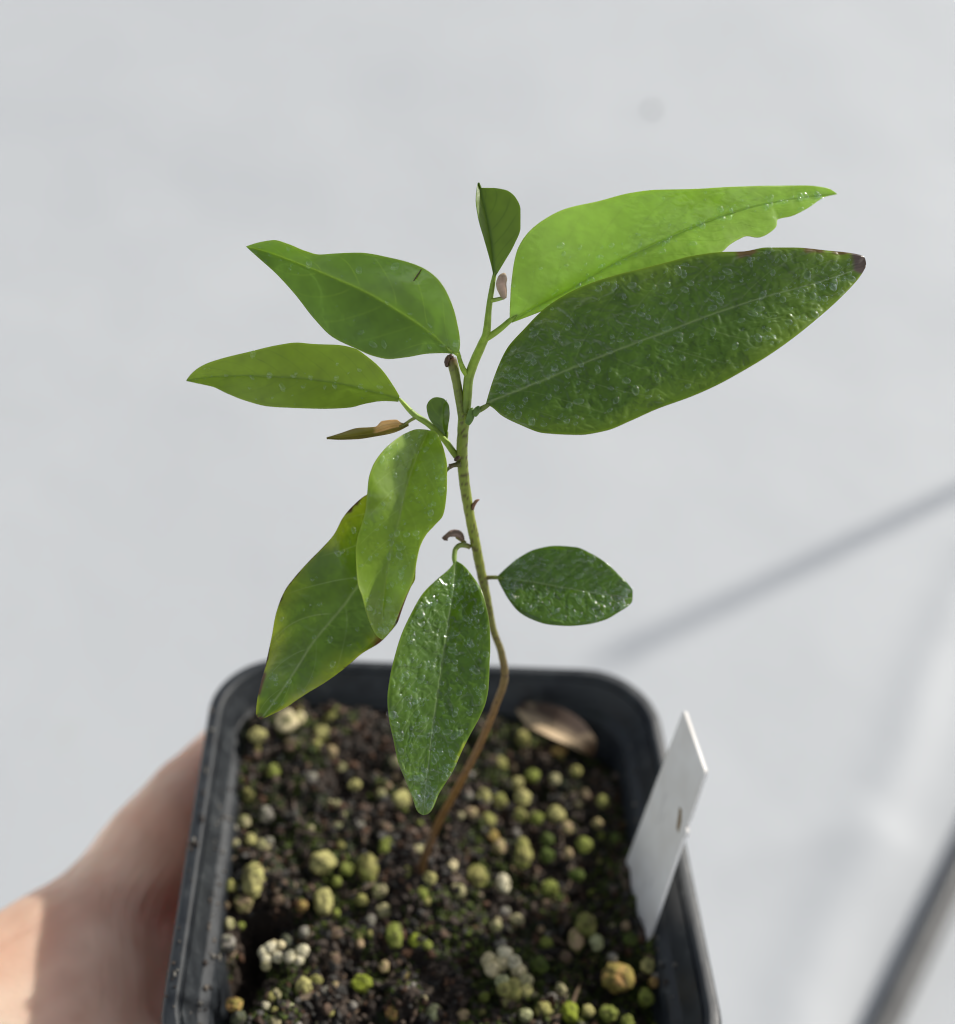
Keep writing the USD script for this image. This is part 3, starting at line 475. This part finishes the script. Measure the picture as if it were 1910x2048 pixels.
# D spoon
pD, _ = leaf(plant, 'leaf', Z1([(1606,1295),(1590,1250),(1580,1190),(1582,1140),(1590,1105),(1605,1090)]), Z1([(1604,1297),(1575,1270),(1540,1235),(1503,1180),(1492,1125),(1508,1087),(1548,1067),(1588,1075),(1604,1090)]),
     Z1([(1607,1295),(1614,1230),(1622,1165),(1618,1115),(1608,1092)]), [.1796, .1790, .1786, .1786], (-.2, -.9), (.11, .19, .02), (.17, .27, .03), 'mature_leaf', 'tiny spoon-shaped leaf beside the stem', 0, 70, 41, vein=.4, nveins=4)
stalk(str(pD.GetPath()), 'petiole', DS([(864, 856), (867, 848), (868, 838)]), [.1797, .1796, .1795], [3.2, 3, 2.6], [(0, GRN), (1, GRN)], 16, .03, .05)
# E hanging bright
pE, _ = leaf(plant, 'leaf', Z3([(1165,125),(1110,250),(1060,380),(1020,520),(985,680),(945,820),(910,1000),(890,1150),(880,1300),(880,1420)]),
     Z3([(1165,124),(1100,118),(1020,145),(940,200),(870,270),(820,350),(795,430),(785,520),(775,620),(750,710),(725,790),(715,870),(720,1000),(730,1080),(755,1150),(780,1240),(810,1330),(845,1395),(880,1420)]),
     Z3([(1167,125),(1200,127),(1230,170),(1260,250),(1278,350),(1278,480),(1270,580),(1255,650),(1200,715),(1150,770),(1110,850),(1085,960),(1060,1070),(1020,1160),(980,1260),(940,1350),(880,1420)]),
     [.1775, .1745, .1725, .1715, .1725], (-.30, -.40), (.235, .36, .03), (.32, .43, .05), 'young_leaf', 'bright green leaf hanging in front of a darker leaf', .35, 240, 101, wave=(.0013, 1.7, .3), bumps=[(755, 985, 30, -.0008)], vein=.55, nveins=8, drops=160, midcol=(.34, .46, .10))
stalk(str(pE.GetPath()), 'petiole', DS([(846, 842), (838, 840), (834, 846)]), [.1788, .1782, .1774], [4.2, 4, 3], [(0, LGRN), (1, LGRN)], 16, .03, .05)
# F dark behind
brF = [(lambda u, v, a, b: sstep(.95, .995, np.abs(v) + .10 * (b - .5) + .10 * (a - .5)) * sstep(.50, .6, meshkit.noise(np.stack([u * 14, np.sign(v) * 2., 0 * u], -1), 77)), (.06, .022, .012)),
       (lambda u, v, a, b: sstep(.80, .95, v) * sstep(.25, .35, u) * sstep(.62, .5, u) * sstep(.35, .5, a + .2 * (v - .8)), (.20, .08, .03)),
       (lambda u, v, a, b: sstep(.965, .985, u + .05 * (b - .5)), (.07, .03, .015)), (lambda u, v, a, b: sstep(.8, .95, -v) * sstep(.045, .03, np.abs(u - .88)), (.10, .045, .015))]
pF, _ = leaf(plant, 'leaf', Z3([(1130,570),(1050,700),(900,880),(725,1090),(640,1210),(540,1330),(450,1440),(350,1600),(220,1790),(125,1915)]),
     Z3([(1125,565),(1000,500),(880,490),(780,525),(700,590),(640,660),(580,770),(500,860),(430,930),(340,1030),(280,1110),(240,1200),(215,1290),(200,1380),(175,1500),(150,1610),(125,1700),(105,1800),(98,1880),(125,1915)]),
     Z3([(1132,575),(1125,720),(1095,860),(1085,960),(1082,1040),(1052,1100),(1020,1180),(992,1260),(975,1310),(930,1370),(860,1440),(760,1500),(640,1600),(530,1680),(400,1760),(280,1840),(180,1890),(125,1915)]),
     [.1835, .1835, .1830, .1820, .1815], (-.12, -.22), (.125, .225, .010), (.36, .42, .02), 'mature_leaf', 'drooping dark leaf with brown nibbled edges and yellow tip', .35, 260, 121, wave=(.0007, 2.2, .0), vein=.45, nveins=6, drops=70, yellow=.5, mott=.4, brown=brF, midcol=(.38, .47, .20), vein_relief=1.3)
stalk(str(pF.GetPath()), 'petiole', DS([(889, 903), (872, 908), (852, 935), (842, 985)]), [.1802, .1815, .183, .1835], [4, 3.6, 3.2, 3], [(0, OLV), (1, GRN)], 24, .03, .05)
# G hanging wet
pG, _ = leaf(plant, 'leaf', Z4([(515,245),(505,400),(480,560),(450,760),(420,960),(400,1100),(375,1270),(355,1450),(335,1620),(320,1778)]),
     Z4([(512,247),(480,290),(400,360),(320,440),(250,560),(190,690),(150,820),(120,950),(105,1080),(115,1200),(140,1320),(170,1460),(210,1560),(255,1670),(290,1760),(320,1778)]),
     Z4([(518,245),(560,270),(620,340),(670,420),(700,520),(720,640),(725,760),(720,880),(715,1000),(700,1090),(660,1190),(600,1300),(555,1390),(500,1510),(420,1640),(350,1770),(320,1778)]),
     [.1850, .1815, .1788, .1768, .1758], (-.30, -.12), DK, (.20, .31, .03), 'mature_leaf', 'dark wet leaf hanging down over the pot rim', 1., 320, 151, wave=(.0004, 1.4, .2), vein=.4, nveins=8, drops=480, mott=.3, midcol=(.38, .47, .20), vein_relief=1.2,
     brown=[(lambda u, v, a, b: sstep(.88, .96, v) * sstep(.05, .03, np.abs(u - .735)), (.30, .38, .02))], yellow=.2)
stalk(str(pG.GetPath()), 'petiole', DS([(912, 1062), (900, 1058), (890, 1060), (883, 1070), (882, 1082), (883, 1094)]), [.1872, .1866, .1860, .1856, .1853, .185], [5, 5.4, 5.2, 5.0, 5.0, 3.5], [(0, (.16, .14, .03)), (.3, (.20, .26, .05)), (1, (.18, .28, .05))], 40, .04, .05)
# H right small wet
pH, _ = leaf(plant, 'leaf', Z4([(765,345),(950,370),(1150,405),(1350,440),(1500,460),(1582,470)]),
     Z4([(765,342),(830,280),(900,225),(1000,175),(1120,155),(1240,163),(1330,200),(1440,270),(1500,330),(1560,390),(1583,430),(1582,468)]),
     Z4([(765,348),(800,420),(850,500),(900,555),(980,600),(1080,630),(1200,638),(1300,630),(1420,600),(1500,555),(1560,515),(1580,490),(1582,472)]),
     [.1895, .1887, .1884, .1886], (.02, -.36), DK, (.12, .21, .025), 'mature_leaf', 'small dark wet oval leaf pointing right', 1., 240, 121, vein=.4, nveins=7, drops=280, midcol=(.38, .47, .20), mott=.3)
stalk(str(pH.GetPath()), 'petiole', DS([(943, 1122), (952, 1121), (962, 1121), (974, 1122)]), [.1900, .1898, .1896, .1893], [5, 4.2, 4, 3], [(0, (.16, .12, .04)), (1, (.15, .22, .03))], 24, .04, .05)
# I top small
pI, _ = leaf(plant, 'leaf', Z2([(300,428),(293,330),(280,240),(258,140),(236,50)]), Z2([(299,428),(285,370),(260,280),(235,190),(226,120),(230,72),(235,50)]),
     Z2([(303,430),(340,370),(380,300),(405,230),(405,160),(385,110),(345,80),(290,72),(245,72),(236,50)]), [.1741, .1735, .1732, .1735], (-.9, -.25), (.175, .27, .035), (.20, .31, .03), 'young_leaf', 'small folded leaf at the top of the shoot', 0, 100, 61, vein=.5, nveins=6, midcol=(.06, .13, .015))
# J bright upper right
pJ, _ = leaf(plant, 'leaf', Z2([(368,610),(450,562),(600,485),(780,378),(950,298),(1120,222),(1300,160),(1500,118),(1680,96)]),
     Z2([(362,606),(365,500),(375,400),(390,330),(430,260),(500,200),(590,155),(720,125),(850,92),(950,80),(1100,77),(1250,68),(1400,63),(1550,62),(1640,72),(1680,95)]),
     Z2([(372,614),(480,572),(600,520),(800,448),(1000,398),(1150,352),(1215,330),(1250,300),(1285,279),(1320,266),(1360,272),(1420,245),(1438,222),(1440,203),(1500,185),(1560,155),(1640,105),(1680,97)]),
     [.1755, .1770, .1790, .1815, .1850], (-.42, -.30), (.32, .50, .075), (.38, .54, .085), 'young_leaf', 'large bright yellow-green leaf pointing to the upper right', .25, 300, 121, wave=(.0007, 2.3, .2), vein=.30, nveins=8, drops=160, dropmid=True, midcol=(.16, .26, .04), vein_relief=1.6)
stalk(str(pJ.GetPath()), 'petiole', DS([(943, 657), (958, 648), (974, 636), (990, 622), (1004, 610)]), [.1758, .1757, .1756, .1756, .1757], [7, 6.6, 6, 5.4, 3.0], [(0, LGRN), (1, (.2, .33, .035))], 30, .03, .05)
# K big wet
brK = [(lambda u, v, a, b: sstep(.957, .972, u + .03 * (a - .5) - .012 * v) * 1., (.10, .07, .055)), (lambda u, v, a, b: .9 * sstep(.84, .95, -v + .2 * (b - .5)) * (sstep(.03, .015, np.abs(u - .72)) + sstep(.03, .015, np.abs(u - .87)) + sstep(.03, .01, np.abs(u - .93))), (.15, .085, .03))]
pK, _ = leaf(plant, 'leaf', Z2([(265,942),(420,880),(600,805),(800,725),(1000,650),(1200,575),(1400,510),(1600,455),(1797,385)]),
     Z2([(266,940),(270,925),(300,830),(350,720),(420,640),(510,552),(640,475),(800,420),(900,395),(1000,370),(1100,345),(1220,330),(1300,328),(1400,312),(1500,312),(1650,325),(1740,335),(1790,350),(1798,380)]),
     Z2([(268,946),(285,953),(330,990),(400,1025),(500,1060),(640,1067),(750,1050),(850,1010),(950,965),(1100,910),(1200,865),(1300,810),(1400,750),(1500,680),(1600,600),(1700,510),(1780,420),(1798,388)]),
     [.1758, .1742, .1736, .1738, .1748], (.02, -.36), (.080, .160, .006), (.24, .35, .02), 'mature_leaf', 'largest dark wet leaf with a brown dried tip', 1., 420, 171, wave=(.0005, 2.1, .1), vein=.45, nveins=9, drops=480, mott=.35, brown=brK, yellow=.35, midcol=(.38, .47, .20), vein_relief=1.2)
stalk(str(pK.GetPath()), 'petiole', DS([(908, 808), (922, 800), (936, 793), (950, 785)]), [.1776, .1768, .1762, .1757], [6.5, 6, 5.6, 3.5], [(0, (.14, .20, .02)), (1, (.15, .20, .03))], 26, .05, .15)

# ------------------------------------------------------------------ dry curled leaf on the soil
dd = ((pw(soil_pt([(1105, 1460)])[0]) - CAM) @ FWD)
leaf('/World', 'dry_leaf', ZD([(640,255),(760,330),(900,400),(1040,470),(1140,530),(1210,595)]), ZD([(640,258),(720,370),(850,440),(1000,510),(1120,570),(1208,600)]),
     ZD([(642,250),(700,205),(820,210),(950,240),(1100,320),(1190,420),(1235,520),(1212,595)]), [dd + .002, dd - .002, dd - .004, dd - .003, dd - .001], (-.8, .3), (.24, .18, .12), (.42, .31, .19), 'dry', 'curled dry brown leaf fragment lying on soil at the back wall', 0, 70, 41, wave=(.0012, 1.4, .1), vein=.3, mott=.6, thick=.0004, cat='dry leaf',
     brown=[(lambda u, v, a, b: sstep(.15, .5, v) * sstep(.38, .55, a), (.055, .035, .025)), (lambda u, v, a, b: sstep(.75, .95, u), (.09, .05, .025)), (lambda u, v, a, b: sstep(.25, -.1, v) * .8 * sstep(.9, .6, u), (.52, .39, .24))])

# ------------------------------------------------------------------ white tag
tg = thing('plant_tag', 'blank white plastic plant tag leaning on the right rim of the pot', 'plant tag')
Tp, Rp_, Bp, Lp_ = DS([(1330, 1378), (1372, 1500), (1268, 1805), (1225, 1655)])
L3 = pw(soil_pt([Lp_], -.0065)[0]); B3 = pw(soil_pt([Bp], -.0062)[0]); dL = (L3 - CAM) @ FWD; dB = (B3 - CAM) @ FWD
T3 = at([Tp], dL - .0200)[0]; R3 = at([Rp_], dB - .0185)[0]
ax_l = (L3 - T3); ax_b = (B3 - R3)
nt = np.cross(T3 - L3, B3 - L3); nt /= np.linalg.norm(nt); nt = nt if nt @ FWD < 0 else -nt
# outline in (s along T->R, t along top->bottom): rounded top corners, tiny nick on the right edge
outl = [(.03, 0), (.97, 0), (.992, .008), (1, .03), (1, .27), (.99, .30), (.97, .325), (.99, .335), (1.035, .345), (1.045, .375), (1.0, .385), (1, .7), (1, 1.10), (.7, 1.16), (.3, 1.16), (0, 1.10), (0, .5), (0, .03), (.008, .008)]
def tagp(s, t, off=0.): return T3 + s * (R3 - T3) + t * ((1 - s) * ax_l + s * ax_b) + nt * off
bend = lambda t: 0.0
from shapely.geometry import Polygon
tri = trimesh.creation.extrude_polygon(Polygon(outl), 1.0, engine='earcut')
tri.vertices = np.array([tagp(x, y, .00032 * (z - .5) * 2) for x, y, z in tri.vertices])
if tri.volume < 0: tri.invert()
obj('card', tri, 'tag_plastic', tg, smooth=False)
def tag_patch(pts, off): 
    t = trimesh.creation.extrude_polygon(Polygon(pts), 1.0, engine='earcut'); t.vertices = np.array([tagp(x, y, off + .00004 * z) for x, y, z in t.vertices]); return t
obj('dirt_speck', tag_patch([(.70, .33), (.78, .32), (.86, .36), (.88, .42), (.80, .42), (.76, .38)], .00033), 'speck_brown', tg, smooth=False)
for (s0, t0, s1, t1, w) in ((.42, .50, .55, .95, .018), (.60, .55, .68, .88, .015), (.30, .42, .36, .62, .012)):
    obj('pencil_mark', tag_patch([(s0, t0), (s0 + w, t0), (s1 + w, t1), (s1, t1)], .00033), 'pencil', tg, smooth=False)

# ------------------------------------------------------------------ hand and forearm
def J(x, y, d, r): return (at([(x, y)], d)[0], r)
def hull(*js):
    ms = []
    for p, r in js:
        s = trimesh.creation.icosphere(3, r); ms.append(manifold3d.Manifold(manifold3d.Mesh(np.asarray(s.vertices + p, np.float32), np.asarray(s.faces, np.uint32))))
    return manifold3d.Manifold.batch_hull(ms)
elbow = J(-900, 2900, .215, .040); fore = J(-420, 2380, .222, .031); wr1 = J(-70, 2130, .232, .0215); wr2 = J(-20, 2330, .250, .020)
mcp = [J(205, 1830, .248, .0108), J(190, 1960, .264, .0110), J(215, 2090, .281, .0105), J(250, 2240, .297, .0095)]
bones = [hull(elbow, fore), hull(fore, wr1, wr2), hull(wr1, wr2, mcp[0], mcp[1]), hull(wr1, wr2, mcp[1], mcp[2]), hull(wr2, mcp[2], mcp[3])]
fing = [[(345, 1640, .252, .0092), (455, 1520, .262, .0082), (600, 1470, .268, .0075)], [(350, 1780, .272, .0095), (480, 1640, .282, .0085), (640, 1590, .286, .0078)],
        [(370, 1930, .290, .0090), (500, 1800, .300, .0082), (640, 1750, .302, .0074)], [(390, 2090, .306, .0080), (500, 1980, .314, .0070), (610, 1930, .316, .0064)]]
for m0, fs in zip(mcp, fing):
    prev = m0
    for a in fs: nx = J(*a); bones.append(hull(prev, nx)); prev = nx
th = [J(60, 2160, .226, .0165), J(205, 2140, .222, .0125), J(335, 2190, .226, .0105), J(440, 2240, .234, .0090)]
bones += [hull(wr1, th[1], mcp[0], mcp[1]), hull(th[1], mcp[0], mcp[1], J(*fing[1][0])), hull(mcp[0], J(*fing[0][0]), J(*fing[1][0]), mcp[1]), hull(wr1, th[0]), hull(th[0], mcp[0], wr1), hull(th[0], th[1]), hull(th[1], th[2]), hull(th[2], th[3])]
bd = manifold3d.Manifold.batch_boolean(bones, manifold3d.OpType.Add).refine_to_length(.0032)
mo = bd.to_mesh(); hm = trimesh.Trimesh(mo.vert_properties[:, :3], mo.tri_verts, process=True)
trimesh.smoothing.filter_taubin(hm, iterations=60)
hv = np.array(hm.vertices); hn = np.array(hm.vertex_normals)
hm.vertices = hv + hn * (.0016 * (meshkit.fbm(hv * 120, 3, 3) - .5)[:, None])
t = sstep(.3, .7, meshkit.fbm(hv * 90, 4, 8))[:, None]; t2 = sstep(.5, .62, meshkit.fbm(hv * 320, 3, 9))[:, None]
hc = np.array([.72, .45, .32]) * (1 - t) + np.array([.84, .61, .46]) * t; hc = hc * (1 - .22 * t2) + np.array([.55, .28, .19]) * .22 * t2
tag(obj('person', hm, 'skin', color=hc), 'bare left hand and forearm gripping the pot from the left', 'person')
